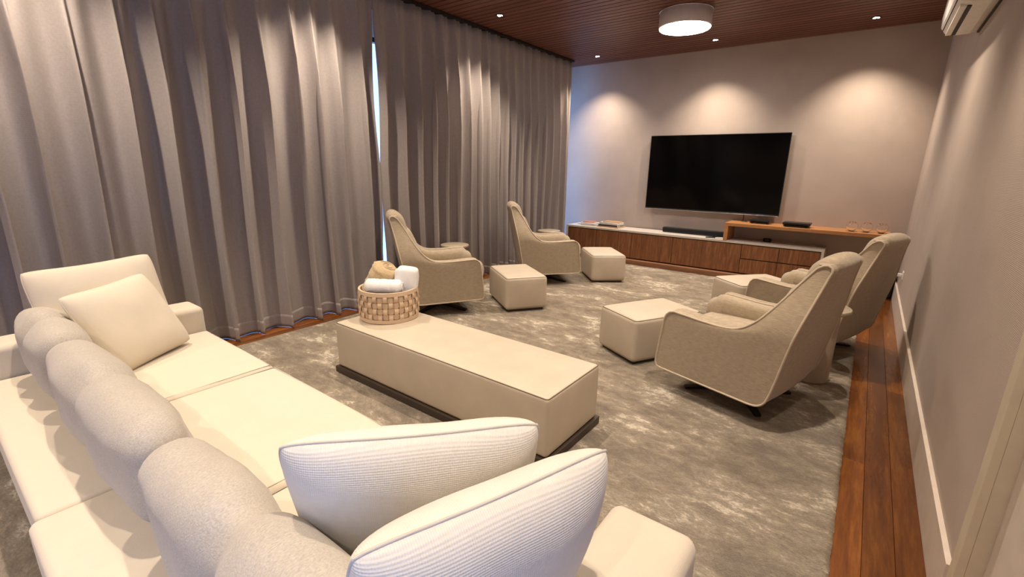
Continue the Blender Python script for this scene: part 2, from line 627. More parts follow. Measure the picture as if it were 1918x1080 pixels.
# door in the right wall
dr = bpy.data.objects.new('door_1', None)
link(dr)
struct(dr, 'beige door and casing at the right edge')
box('casing', 0.397, XR, D1, D1 + 0.062, 0, DZ + .06, M['jamb'], dr, bev=0.002)
box('casing', 0.397, XR, D0 - .062, D0, 0, DZ + .06, M['jamb'], dr, bev=0.002)
box('casing', 0.397, XR, D0, D1, DZ, DZ + .06, M['jamb'], dr, bev=0.002)
box('jamb', XR, XR + .10, D1, D1 + .02, 0, DZ, M['jamb'], dr)
box('jamb', XR, XR + .10, D0 - .02, D0, 0, DZ, M['jamb'], dr)
box('jamb', XR, XR + .10, D0, D1, DZ, DZ + .02, M['jamb'], dr)
box('door_leaf', 0.456, 0.496, D0 + .003, D1 - .003, 0.006, DZ - .003, M['base'], dr, bev=0.002)
tube('door_handle', [(0.456, D0 + .08, 1.0), (0.41, D0 + .08, 1.0), (0.41, D0 + .2, 1.0)], 0.009, M['chrome'], dr)

# ------------------------------------------------------------------ curtains
def curtain(name, label, y0, y1, seed, lam, leaks=()):
    rnd = random.Random(seed)
    # irregular fold centres
    edges = [y0]
    while edges[-1] < y1:
        edges.append(edges[-1] + lam * rnd.uniform(0.78, 1.22))
    sc = (y1 - y0) / (edges[-1] - y0)
    edges = [y0 + (e - y0) * sc for e in edges]
    amps = [rnd.uniform(0.75, 1.25) for _ in edges]
    mer = [rnd.uniform(-1, 1) for _ in edges]
    ny = int((y1 - y0) / 0.0125)
    zs = [0.0, 0.05, 0.112, 0.118, 0.124] + list(np.linspace(0.20, ZC - .03, 26))
    def pt(y, z, off=0.0):
        k = 0
        while k < len(edges) - 2 and edges[k + 1] < y:
            k += 1
        t = (y - edges[k]) / (edges[k + 1] - edges[k])
        h = max(0.0, min(1.0, z / ZC))
        ph = (k + t) * 2 * PI
        tp = math.sin(ph * 2 + 0.6) * 0.016 + math.sin(ph) * 0.012      # tight pleats at the heading
        A = 0.074 * (amps[k] * (1 - t) + amps[k + 1] * t)
        s1 = math.sin(ph + 0.5 * math.sin(ph))
        lo = A * (s1 + 0.22 * mer[k] * math.sin(2 * ph + 1.3 * h) + 0.10 * math.sin(3 * ph + 4 * h))
        lo += 0.018 * noise.noise(Vector((y * 1.1, z * 0.8, seed)))
        bl = (1 - h) ** 0.55 if h > 0.0 else 1.0
        bl = min(1.0, (1 - h) * 2.6 + 0.05)
        dx = lo * bl + tp * (1 - bl * 0.85)
        # folds drift sideways on the way down
        dy = 0.042 * bl * math.sin(ph * 1.0 + PI / 2) * amps[k] + 0.05 * (1 - h) * noise.noise(Vector((y * 0.9, z * 0.5, seed + 9)))
        edge = min(y - y0, y1 - y) / 0.06
        dy *= max(0.0, min(1.0, edge))
        zz = z
        if z < 0.13:
            zz = z + 0.003 + 0.05 * max(0.0, noise.noise(Vector((y * 1.7, 0, seed + 3))) - 0.22)
        gy = 0.0
        for (side, z0_, z1_, d) in leaks:                                 # the free edge hangs away from its neighbour
            if z0_ < z < z1_:
                q = math.sin((z - z0_) / (z1_ - z0_) * PI)
                e = (y1 - y) if side == 'hi' else (y - y0)
                gy += (-d if side == 'hi' else d) * q * max(0, 1 - e / 0.25)
        return (XC + dx + off, y + dy + gy, zz)
    t = thing(name, label, 'curtain', (0, 0, 0), 0, 'curtain panels along the left wall')
    def grid(nm, zz, off, parent):
        vs, fs = [], []
        for j, z in enumerate(zz):
            for i in range(ny + 1):
                y = y0 + (y1 - y0) * i / ny
                vs.append(pt(y, z, off))
        for j in range(len(zz) - 1):
            for i in range(ny):
                a = j * (ny + 1) + i
                fs.append((a, a + 1, a + ny + 2, a + ny + 1))
        o = mesh_obj(nm, vs, fs, M['curtain'], parent, smooth=True)
        md = o.modifiers.new('thick', 'SOLIDIFY')
        md.thickness = 0.003
        md.offset = 0
        return o
    grid('cloth', zs, 0.0, t)
    grid('hem', [0.0, 0.03, 0.06, 0.09, 0.115], 0.0045, t)
    v_, f_ = box_v(XC - .05, XC + .05, y0, y1, ZC - .03, ZC - .004)
    mesh_obj('track', v_, f_, M['dark'], t)
    return t
curtain('curtain', 'grey-taupe curtain panel hanging behind the cream sofa', -1.4, 3.090, 31, 0.235, [('hi', 1.45, 2.75, 0.030), ('hi', 0.1, 0.85, 0.022)])
curtain('curtain', 'grey-taupe curtain panel hanging behind the two armchairs on the left', 3.094, 6.83, 23, 0.205, [('lo', 1.45, 2.75, 0.022), ('lo', 0.1, 0.85, 0.016)])

# ------------------------------------------------------------------ rug
def make_rug():
    x0, x1, y0, y1 = -3.88, 0.112, -0.62, 6.745
    nx, ny = 200, 360
    vs, fs = [], []
    for j in range(ny + 1):
        for i in range(nx + 1):
            x = x0 + (x1 - x0) * i / nx
            y = y0 + (y1 - y0) * j / ny
            e = min(i, nx - i, j, ny - j)
            z = 0.014 + 0.0045 * noise.noise(Vector((x * 16, y * 16, 0))) + 0.003 * noise.noise(Vector((x * 45, y * 45, 3)))
            if e == 0:
                z = 0.006
                x += 0.004 * noise.noise(Vector((x * 30, y * 30, 7)))
                y += 0.004 * noise.noise(Vector((x * 30, y * 30, 17)))
            elif e == 1:
                z *= 0.9
            vs.append((x, y, z))
    for j in range(ny):
        for i in range(nx):
            a = j * (nx + 1) + i
            fs.append((a, a + 1, a + nx + 2, a + nx + 1))
    # skirt to the floor
    ring = [i for i in range(nx + 1)] + [j * (nx + 1) + nx for j in range(1, ny + 1)] + [ny * (nx + 1) + i for i in range(nx - 1, -1, -1)] + [j * (nx + 1) for j in range(ny - 1, 0, -1)]
    base = len(vs)
    for k in ring:
        vs.append((vs[k][0], vs[k][1], 0.0005))
    n = len(ring)
    for k in range(n):
        k2 = (k + 1) % n
        fs.append((ring[k2], ring[k], base + k, base + k2))
    o = mesh_obj('area_rug', vs, fs, M['rug'], smooth=True)
    tag(o, 'large mottled beige-brown silky pile rug covering the floor', 'rug')
make_rug()
RUG = 0.018

# ------------------------------------------------------------------ television wall
tv = thing('television', 'large flat black television mounted on the taupe wall', 'television', (-1.875, YT, 1.395))
box('body', -.925, .925, -.078, -.028, -.53, .53, M['black'], tv, bev=0.006)
box('screen', -.928, .928, -.0815, -.074, -.522, .536, M['screen'], tv, bev=0.001)
box('bottom_bezel', -.936, .936, -.083, -.062, -.537, -.523, M['bezel'], tv, bev=0.003)
box('silver_edge', -.936, .936, -.084, -.064, -.545, -.537, M['chrome'], tv, bev=0.002)
box('top_bezel', -.936, .936, -.081, -.062, .537, .543, M['bezel'], tv)
for sx in (-1, 1):
    box('side_bezel', sx * .932 - .004, sx * .932 + .004, -.081, -.062, -.524, .538, M['bezel'], tv)
box('wall_mount', -.25, .25, -.029, 0, -.2, .2, M['dark'], tv)

CX0, CX1, CYF, CZ = -4.03, -0.335, 6.86, 0.517
co = thing('media_console', 'long low walnut media console with pale top under the television', 'cabinet', (0, 0, 0))
box('top_panel', CX0, CX1, CYF - .012, YT - .02, CZ - .03, CZ, M['stone'], co, bev=0.002)
box('side_panel', CX1 - .03, CX1, CYF - .012, YT - .02, 0.085, CZ - .03, M['stone'], co, bev=0.002)
box('side_panel', CX0, CX0 + .03, CYF - .012, YT - .02, 0.085, CZ - .03, M['stone'], co, bev=0.002)
box('carcass', CX0 + .03, CX1 - .03, CYF + .022, YT - .02, 0.085, CZ - .03, M['bk_dark'], co)
box('plinth', CX0 + .02, CX1 - .02, CYF - .085, YT - .03, 0.001, 0.072, M['plinth_w'], co, bev=0.002)
xs = [CX0 + .033, -3.47, -2.86, -2.215, -1.275]
for i in range(len(xs) - 1):
    box('cabinet_door', xs[i] + .003, xs[i + 1] - .003, CYF, CYF + .02, 0.088, CZ - .042, M['zebra'], co, bev=0.0015)
xd = [-1.275, -0.825, CX1 - .033]
for i in range(2):
    box('drawer_front', xd[i] + .003, xd[i + 1] - .003, CYF, CYF + .02, 0.293, CZ - .042, M['zebra'], co, bev=0.0015)
    box('drawer_front', xd[i] + .003, xd[i + 1] - .003, CYF, CYF + .02, 0.088, 0.280, M['zebra'], co, bev=0.0015)

sh = thing('bridge_shelf', 'orange wood shelf bridging over the right end of the console', 'shelf', (0, 0, 0))
box('shelf_board', -1.525, 0.268, 6.84, YT - .001, 0.715, 0.757, M['oak'], sh, bev=0.002)
box('support_leg', -1.525, -1.475, 6.84, YT - .02, CZ, 0.715, M['oak'], sh, bev=0.002)

sb = thing('soundbar', 'long black soundbar lying on the console under the television', 'speaker', (-2.0, 7.13, CZ))
softbox('body', 0.93, 0.11, 0.075, 0.02, M['blackcloth'], sb, n=5, loc=(0, 0, 0.041))
box('trim_strip', -.44, .44, -.057, -.052, 0.012, 0.02, M['bezel'], sb)

def settop(name, label, x, y, w, d, h, taper):
    t = thing(name, label, 'media box', (x, y, 0.757))
    v = []
    for z, k in ((0.006, taper), (h * .75, 1), (h, .97)):
        for sx, sy in ((-1, -1), (1, -1), (1, 1), (-1, 1)):
            v.append((sx * w / 2 * k, sy * d / 2 * k, z))
    f = [(3, 2, 1, 0), (8, 9, 10, 11)]
    for i in range(2):
        for k in range(4):
            f.append((i * 4 + k, i * 4 + (k + 1) % 4, (i + 1) * 4 + (k + 1) % 4, (i + 1) * 4 + k))
    mesh_obj('case', v, f, M['black'], t)
    for sx in (-1, 1):
        for sy in (-1, 1):
            box('rubber_foot', sx * w * .36 - .01, sx * w * .36 + .01, sy * d * .34 - .01, sy * d * .34 + .01, 0, .008, M['slot'], t)
    box('front_panel', -w * .42, w * .42, -d / 2 * .985 - .002, -d / 2 * .95, h * .3, h * .62, M['screen'], t)
    return t
settop('set_top_box', 'small black set-top box on the shelf under the television corner', -1.13, 7.10, 0.24, 0.19, 0.05, 0.96)
settop('router_box', 'wider black box with tapered sides beside the glass bowls', -0.69, 7.00, 0.31, 0.21, 0.058, 0.88)
lathe('cable_coil', [(0.0, 0), (0.05, 0.0), (0.055, 0.03), (0.04, 0.045), (0.0, 0.045)], M['black'], None, 20, (-1.02, 7.12, CZ), cap=False)
tag(bpy.data.objects['cable_coil'], 'small black adapter in the gap under the shelf', 'adapter')
tube('power_cable', [(-1.38, 7.24, 0.90), (-1.38, 7.245, 0.77), (-1.38, 7.15, 0.765), (-1.30, 7.12, 0.763)], 0.005, M['black'])
tag(bpy.data.objects['power_cable'], 'thin black cable dropping from the television to the shelf', 'cable')

# glass bowls
def bowl(x, y, label):
    t = thing('glass_bowl', label, 'glass', (x, y, 0.757), 0, 'round clear glasses on the shelf')
    pr = []
    for k in range(9):
        a = -PI / 2 + k / 8 * (PI * 0.80)
        pr.append((max(0.012, 0.060 * math.cos(a)) if k else 0.012, 0.062 + 0.060 * math.sin(a)))
    inn = [(max(0.008, r_ - .003), z + .003) for r_, z in reversed(pr)]
    lathe('bowl', pr + inn, M['glass'], t, 28)
    lathe('foot_ring', [(0.030, 0.0), (0.032, 0.003), (0.014, 0.006)], M['glass'], t, 24)
    return t
bowl(-0.115, 6.98, 'round clear glass on the shelf, nearest the black box')
bowl(0.03, 6.99, 'round clear glass in the middle of the three on the shelf')
bowl(0.175, 7.00, 'round clear glass nearest the right end of the shelf')

# books
def book(label, x, y, z, w, d, h, rz, cov, group):
    t = thing('book', label, 'book', (x, y, z), rz, group)
    box('front_cover', -w / 2, w / 2, -d / 2, d / 2, h - .003, h, cov, t)
    box('back_cover', -w / 2, w / 2, -d / 2, d / 2, 0, .003, cov, t)
    box('spine', -w / 2, w / 2, -d / 2, -d / 2 + .003, .003, h - .003, cov, t)
    box('page_block', -w / 2 + .004, w / 2 - .004, -d / 2 + .003, d / 2 - .004, .003, h - .003, M['paper'], t)
    return h
z = CZ
z += book('grey book at the bottom of the left pile on the console', -3.66, 7.06, z, .30, .23, .026, R(4), M['bk_grey'], 'left pile of books on the console')
z += book('white book in the middle of the left pile on the console', -3.68, 7.06, z, .27, .21, .020, R(-6), M['bk_white'], 'left pile of books on the console')
z += book('salmon book on top of the left pile on the console', -3.70, 7.07, z, .20, .16, .016, R(8), M['bk_red'], 'left pile of books on the console')
box('small_box', -.045, .045, -.035, .035, 0, .028, M['bk_white'], None, bev=.003, loc=(-3.86, 7.03, CZ))
tag(bpy.data.objects['small_box'], 'small white box at the left end of the console', 'box')
z = CZ
z += book('tan book at the bottom of the right pile on the console', -3.30, 7.05, z, .36, .26, .020, R(-2), M['bk_tan'], 'right pile of books on the console')
z += book('dark brown book second from the bottom of the right pile', -3.31, 7.05, z, .33, .25, .026, R(1), M['bk_dark'], 'right pile of books on the console')
z += book('thick white book in the right pile on the console', -3.30, 7.06, z, .32, .24, .034, R(-3), M['bk_white'], 'right pile of books on the console')
z += book('brown book on top of the right pile on the console', -3.29, 7.07, z, .26, .20, .014, R(5), M['bk_tan'], 'right pile of books on the console')

def remote(label, x, y, rz, m, mb):
    t = thing('remote_control', label, 'remote', (x, y, CZ), rz)
    softbox('body', 0.045, 0.15, 0.016, 0.007, m, t, n=3, loc=(0, 0, .0085))
    for k in range(5):
        lathe('button', [(.006, 0), (.006, .0022), (.004, .003)], mb, t, 10, (0.0, -.05 + k * .024, .0160))
remote('black remote control on the console beside the shelf leg', -1.70, 6.93, R(-75), M['black'], M['bezel'])
remote('white remote control on the console beside the shelf leg', -1.575, 6.95, R(-60), M['white'], M['bezel'])

# subwoofer in the corner, socket and charger
sw = thing('subwoofer', 'black subwoofer box in the corner under the shelf', 'speaker', (0.235, 7.09, 0))
box('cabinet', -.155, .155, -.14, .14, .012, .36, M['black'], sw, bev=.006)
box('speaker_grille', -.14, .14, -.146, -.139, .03, .34, M['blackcloth'], sw)
for sx in (-1, 1):
    for sy in (-1, 1):
        lathe('foot', [(.016, 0), (.016, .013)], M['slot'], sw, 12, (sx * .12, sy * .11, 0))
so = thing('wall_socket', 'white wall socket low on the right wall above the baseboard', 'socket', (XR, 6.35, 0.40))
box('plate', -.008, 0, -.06, .06, -.04, .04, M['white'], so, bev=.002)
box('insert', -.011, -.007, -.028, .028, -.028, .028, M['white'], so)
ch = thing('charger', 'white plug and cable hanging from the socket on the right wall', 'cable', (0, 0, 0))
softbox('plug', .045, .035, .035, .008, M['white'], ch, n=3, loc=(XR - .034, 6.35, .40))
tube('cord', [(XR - .056, 6.35, .40), (XR - .09, 6.37, .405), (XR - .12, 6.42, .36), (XR - .13, 6.5, .25), (XR - .135, 6.56, .12), (XR - .15, 6.60, .05), (XR - .19, 6.62, .008), (XR - .28, 6.64, .022)], 0.006, M['white'], ch)

# ------------------------------------------------------------------ air conditioner
ac = thing('air_conditioner', 'white split air conditioner high on the right wall', 'air conditioner', (XR, 4.45, 2.42))
prof = [(0, 0.02), (-.05, 0.0), (-.13, 0.0), (-.185, 0.016), (-.212, 0.055), (-.218, 0.12), (-.212, 0.24), (-.19, .285), (0, .29)]
L = 0.44
vs = [(x, -L, z) for x, z in prof] + [(x, L, z) for x, z in prof]
n = len(prof)
fs = [tuple(range(n)), tuple(reversed(range(n, 2 * n)))]
for i in range(n):
    fs.append((i, n + i, n + (i + 1) % n, (i + 1) % n))
o = mesh_obj('housing', vs, fs, M['white'], ac)
md = o.modifiers.new('round', 'BEVEL')
md.width = .012
md.segments = 3
md.limit_method = 'ANGLE'
md.angle_limit = R(60)
box('air_slot', -.150, -.128, -.36, .40, -.004, .002, M['slot'], ac)
box('louver', -.183, -.150, -.36, .40, -.003, .012, M['white'], ac, bev=.003)
box('front_seam', -.2035, -.1985, -L + .01, L - .01, .034, .038, M['slot'], ac)
box('painted_wall_shadow', -.012, 0, -L - .006, L + .006, .004, .28, M['slot'], ac)  # black strip stands in for the shadow line between housing and wall

# ------------------------------------------------------------------ ceiling lamps
lamp = thing('drum_ceiling_lamp', 'round white drum ceiling lamp glowing in front of the television', 'lamp', (-1.87, 5.45, ZC))
lathe('housing', [(.262, 0), (.268, -.004), (.268, -.155), (.264, -.16)], M['drumside'], lamp, 64, cap=True)
lathe('diffuser', [(.258, -.158), (.255, -.170), (.20, -.176), (.10, -.178), (.01, -.178)], M['drum'], lamp, 64)
lathe('trim_ring', [(.275, -.001), (.275, -.008), (.266, -.010)], M['chrome'], lamp, 64)

def downlight(x, y, label):
    t = thing('downlight', label, 'downlight', (x, y, ZC), 0, 'recessed spotlights in the ceiling')
    lathe('trim_ring', [(.052, .001), (.052, -.003), (.040, -.0035), (.037, .010)], M['dark'], t, 32, cap=False)
    for k in range(3):
        a = 2 * PI * k / 3 + .4
        lathe('led_lens', [(.001, -.003), (.013, -.003), (.014, .0)], M['led'], t, 16, (.019 * math.cos(a), .019 * math.sin(a), 0))
    d = bpy.data.lights.new('downlight_beam', 'SPOT')
    d.energy = SPOT_W
    d.color = SPOT_COL
    d.spot_size = R(105)
    d.spot_blend = 1.0
    d.shadow_soft_size = 0.03
    lo = bpy.data.objects.new('downlight_beam', d)
    lo.location = (0, 0, -0.03)
    link(lo, t)
names = {(0, 4): 'recessed spotlight nearest the curtain and television wall', (1, 4): 'recessed spotlight just behind the drum lamp', (2, 4): 'recessed spotlight nearest the air conditioner', (0, 3): 'recessed spotlight close to the middle of the curtains',
         (0, 0): 'recessed spotlight out of view behind the sofa by the curtain', (1, 0): 'recessed spotlight out of view behind the middle of the sofa', (2, 0): 'recessed spotlight out of view behind the camera',
         (0, 1): 'recessed spotlight out of view above the far end of the sofa', (1, 1): 'recessed spotlight out of view above the middle of the sofa', (2, 1): 'recessed spotlight out of view above the near end of the sofa',
         (0, 2): 'recessed spotlight out of view above the basket end of the bench', (1, 2): 'recessed spotlight out of view above the middle of the bench ottoman', (2, 2): 'recessed spotlight out of view above the rug beside the bench',
         (1, 3): 'recessed spotlight out of view above the middle of the rug', (2, 3): 'recessed spotlight out of view above the two right armchairs'}
for ix, x in enumerate((-3.6, -1.92, -0.27)):
    for iy, y in enumerate((-1.20, 0.62, 2.40, 4.46, 6.79)):
        downlight(x, y, names[ix, iy])

# ------------------------------------------------------------------ poufs and bench ottoman
def pouf_parts(t):
    w, d, h = 0.66, 0.445, 0.355
    def shp(x, y, z):
        k = 1.0 + 0.015 * (0.5 - z / h)
        return (x * k, y * k, z)
    body = softbox('cushion_body', d, w, h - .02, .035, M['leather'], t, puff=(.010, .010, .012), n=7, shape=shp, loc=(0, 0, .02 + (h - .02) / 2))
    zt = h - .0095
    a, b_ = d / 2 - .0095, w / 2 - .0095
    r_ = .026
    pts = []
    for (cx, cy, a0) in ((a - r_, b_ - r_, 0), (-a + r_, b_ - r_, 90), (-a + r_, -b_ + r_, 180), (a - r_, -b_ + r_, 270)):
        for q in range(5):
            an = R(a0 + q * 22.5)
            pts.append((cx + r_ * math.cos(an), cy + r_ * math.sin(an), zt))
    under(tube('seam', pts, .003, M['leather_seam'], t, closed=True, ns=6), body)
    box('base', -d / 2 + .03, d / 2 - .03, -w / 2 + .03, w / 2 - .03, 0, .03, M['plinth'], t)
p0 = thing('pouf', 'taupe leather pouf in front of the near left armchair', 'pouf', (-2.886, 3.91, RUG), R(54.9), 'leather poufs')
pouf_parts(p0)
dup(p0, (-2.743, 5.648, RUG), R(41.8), 'taupe leather pouf in front of the far left armchair, by the console')
dup(p0, (-1.251, 3.509, RUG), R(152), 'taupe leather pouf in front of the near right armchair')
dup(p0, (-0.80, 5.20, RUG), R(140), 'taupe leather pouf in front of the far right armchair')

ot = thing('bench_ottoman', 'long taupe leather bench ottoman in front of the sofa', 'ottoman', (-1.93, 1.955, RUG))
LX, LY, LZ = 1.765, 0.535, 0.37
body = softbox('cushion_body', LX, LY, LZ - .045, .022, M['leather'], ot, puff=(.006, .006, .012), n=9, loc=(0, 0, .045 + (LZ - .045) / 2))
zt = LZ - .006
a, b_, r_ = LX / 2 - .006, LY / 2 - .006, .016
pts = []
for (cx, cy, a0) in ((a - r_, b_ - r_, 0), (-a + r_, b_ - r_, 90), (-a + r_, -b_ + r_, 180), (a - r_, -b_ + r_, 270)):
    for q in range(5):
        an = R(a0 + q * 22.5)
        pts.append((cx + r_ * math.cos(an), cy + r_ * math.sin(an), zt))
under(tube('seam', pts, .003, M['leather_seam'], ot, closed=True, ns=6), body)
box('plinth', -LX / 2 - .012, LX / 2 + .012, -LY / 2 - .012, LY / 2 + .012, 0, .045, M['plinth'], ot, bev=.003)
OTZ = RUG + LZ

# ------------------------------------------------------------------ basket with towels
BX, BY, BR, BH = -2.62, 2.01, 0.203, 0.215
bk = thing('woven_basket', 'round basket woven from tan strips on the bench ottoman', 'basket', (BX, BY, OTZ + .010))
def rad_at(z):
    u = z / BH
    return BR * (0.985 + 0.035 * math.sin(u * PI))
NS = 36
rows = 4
def band(name, z0, z1, off, wob, phase, m, th=.004):
    nseg = NS * 4
    vs, fs = [], []
    for k in range(nseg):
        a = 2 * PI * k / nseg
        w_ = off + wob * math.sin(a * NS / 2 + phase)
        for (z, e) in ((z0, 0), (z1, 0), (z1, th), (z0, th)):
            r_ = rad_at(z) + w_ - e
            vs.append((r_ * math.cos(a), r_ * math.sin(a), z))
    for k in range(nseg):
        k2 = (k + 1) % nseg
        for q in range(4):
            q2 = (q + 1) % 4
            fs.append((k * 4 + q, k2 * 4 + q, k2 * 4 + q2, k * 4 + q2))
    return mesh_obj(name, vs, fs, m, bk, smooth=False)
band('rim', BH - .026, BH, .006, 0, 0, M['straw'], .014)
band('base_ring', 0, .026, .005, 0, 0, M['straw'], .012)
zr0, zr1 = .028, BH - .028
rh = (zr1 - zr0) / rows
for r_i in range(rows):
    band('woven_band', zr0 + r_i * rh + .003, zr0 + (r_i + 1) * rh - .003, 0, .0055, 0 if r_i % 2 else PI, M['straw_d'])
for k in range(NS):
    a0 = 2 * PI * (k + .5) / NS
    half = 2 * PI / NS * .36
    vs, fs = [], []
    sg = 1 if k % 2 == 0 else -1
    nz = rows * 5
    for q in range(nz + 1):
        u = q / nz
        z = zr0 - .012 + (zr1 - zr0 + .024) * u
        w_ = .0075 * sg * math.cos((u * rows) * PI - PI / 2)
        for (da, e) in ((-half, 0), (half, 0), (half, .004), (-half, .004)):
            rr = rad_at(z) + w_ - e + .001
            vs.append((rr * math.cos(a0 + da), rr * math.sin(a0 + da), z))
    for q in range(nz):
        for c_ in range(4):
            c2 = (c_ + 1) % 4
            fs.append((q * 4 + c_, q * 4 + c2, (q + 1) * 4 + c2, (q + 1) * 4 + c_))
    mesh_obj('woven_stake', vs, fs, M['straw'], bk)
lathe('basket_floor', [(BR - .02, .001), (BR - .02, .008)], M['straw_d'], bk, 36)

def towel_roll(name, label, loc, rot, L_, r_, m, cat='towel', amp=.006, turns=2.2):
    t = thing(name, label, cat, loc)
    t.rotation_euler = rot
    vs, fs = [], []
    nu, nv = 26, 14
    for i in range(nu):
        u = i / (nu - 1)
        x = (u - .5) * L_
        ends = min(1, .62 + 6 * min(u, 1 - u))
        for j in range(nv):
            a = 2 * PI * j / nv
            rr = r_ * ends * (1 + .05 * noise.noise(Vector((u * 4, math.cos(a) * 2, math.sin(a) * 2)) + Vector(loc)))
            rr += amp * noise.noise(Vector((x * 60, math.cos(a) * 6, math.sin(a) * 6)))
            vs.append((x, rr * math.cos(a), rr * math.sin(a) * .86))
    for i in range(nu - 1):
        for j in range(nv):
            j2 = (j + 1) % nv
            fs.append((i * nv + j, i * nv + j2, (i + 1) * nv + j2, (i + 1) * nv + j))
    fs.append(tuple(reversed(range(nv))))
    fs.append(tuple(range((nu - 1) * nv, nu * nv)))
    o = mesh_obj('roll', vs, fs, m, t, smooth=True)
    sp = []
    for q in range(40):
        a = q / 39 * turns * 2 * PI
        rr = r_ * .60 * (.12 + .88 * q / 39)
        sp.append((L_ / 2 + .001, rr * math.cos(a), rr * math.sin(a) * .86))
    tube('rolled_edge', sp, .006, m, t, ns=6)
    return t
BZ = OTZ + .010
towel_roll('rolled_towel', 'white rolled towel lying across the front of the basket', (BX + .055, BY - .08, BZ + .238), (R(0), R(3), R(38)), .25, .060, M['towel'])
ft = thing('folded_towel', 'white folded towel standing at the back right of the basket', 'towel', (BX + .075, BY + .085, BZ + .115))
ft.rotation_euler = (R(-4), R(6), R(42))
for k in range(3):
    softbox('fold', .15, .062, .225 - .012 * k, .028, M['towel'], ft, puff=(.006, .004, .008), n=6, wr=.006, wf=22, seed=k * 3, loc=(0, -.052 + k * .052, .115 + .006 * k))
towel_roll('plush_blanket', 'golden-beige plush blanket stuffed in the left side of the basket', (BX - .085, BY - .01, BZ + .222), (R(15), R(-62), R(30)), .30, .115, M['plush'], 'blanket', .016)

# ------------------------------------------------------------------ sofa
SX0, SX1 = -3.42, -0.20
so_ = thing('sofa', 'long cream fabric sofa in the foreground seen from behind', 'sofa', (-1.81, 0.55, RUG))
def sp(name, x0, x1, y0, y1, z0, z1, r_, m, puff=(0, 0, 0), n=7, wr=0.0, seed=0):
    return softbox(name, x1 - x0, y1 - y0, z1 - z0, r_, m, so_, puff=puff, n=n, wr=wr, seed=seed, wf=4, loc=((x0 + x1) / 2 + 1.81, (y0 + y1) / 2 - .55, (z0 + z1) / 2 - RUG))
AI0, AI1 = -3.20, -0.425
sp('arm', SX0, AI0, 0.075, 1.045, 0.05, 0.575, .035, M['sofa'], (.0, .0, .006), 6)
sp('arm', AI1, SX1 + .005, 0.075, 1.06, 0.05, 0.565, .035, M['sofa'], (.0, .0, .006), 6)
mid = -1.81
sp('frame', AI0, mid - .002, 0.10, 1.0, 0.05, 0.24, .02, M['sofa'])
sp('frame', mid + .002, AI1, 0.10, 1.0, 0.05, 0.24, .02, M['sofa'])
sp('rear_ledge', AI0 + .004, mid - .003, 0.068, 0.36, 0.235, 0.415, .022, M['sofa'], (0, .004, .006), 7)
sp('rear_ledge', mid + .003, AI1 - .004, 0.050, 0.36, 0.235, 0.42, .026, M['sofa'], (0, .004, .006), 7)
ds = [AI0 + .004, -2.335, -1.385, AI1 - .004]
for i in range(3):
    cu = sp('seat_cushion', ds[i] + .003, ds[i + 1] - .003, 0.362, 1.045, 0.235, 0.425, .035, M['sofa'], (0, .004, .012), 9, .003, i)
    x0, x1, y0, y1 = ds[i] + .022 + 1.81, ds[i + 1] - .022 + 1.81, .38 - .55, 1.027 - .55
    under(tube('seat_piping', [(x0, y0, .404), (x1, y0, .404), (x1, y1, .404), (x0, y1, .404)], .003, M['sofa'], so_, closed=True, ns=6), cu)
for x in (SX0 + .12, mid, SX1 - .12):
    for y in (.18, .94):
        lathe('leg', [(.025, 0), (.03, .055)], M['dark'], so_, 14, (x + 1.81, y - .55, 0))

def back_cushion(label, x0, x1, seed):
    w, d, h = x1 - x0, .175, .335
    t = thing('back_cushion', label, 'cushion', ((x0 + x1) / 2, .345, .428), 0, 'loose back cushions of the sofa')
    t.rotation_euler = (R(7), 0, 0)
    hw = w / 2
    def shp(x, y, z):
        u = x / hw
        top = max(0, min(1, (z + h / 2) / h))
        dent = math.exp(-(x / .045) ** 2)
        lump = 0.86 + 0.16 * math.cos((abs(u) - .5) * 2.6)
        y2 = y * (1.04 - .22 * dent * top) * lump
        y2 *= 1.04 - .16 * top
        z2 = z - (.042 * dent + .022 * abs(u) ** 4) * top ** 2
        return (x, y2, z2)
    softbox('filling', w, d, h, .075, M['backc'], t, puff=(.0, .026, .012), n=17, shape=shp, wr=.010, wf=8, seed=seed, loc=(0, 0, h / 2))
    return t
back_cushion('pale beige back cushion at the far end of the sofa beside the left pillows', -3.19, -2.535, 3)
back_cushion('pale beige back cushion in the middle of the sofa', -2.525, -1.405, 8)
back_cushion('pale beige back cushion at the near end of the sofa, cut by the frame', -1.395, -.44, 14)

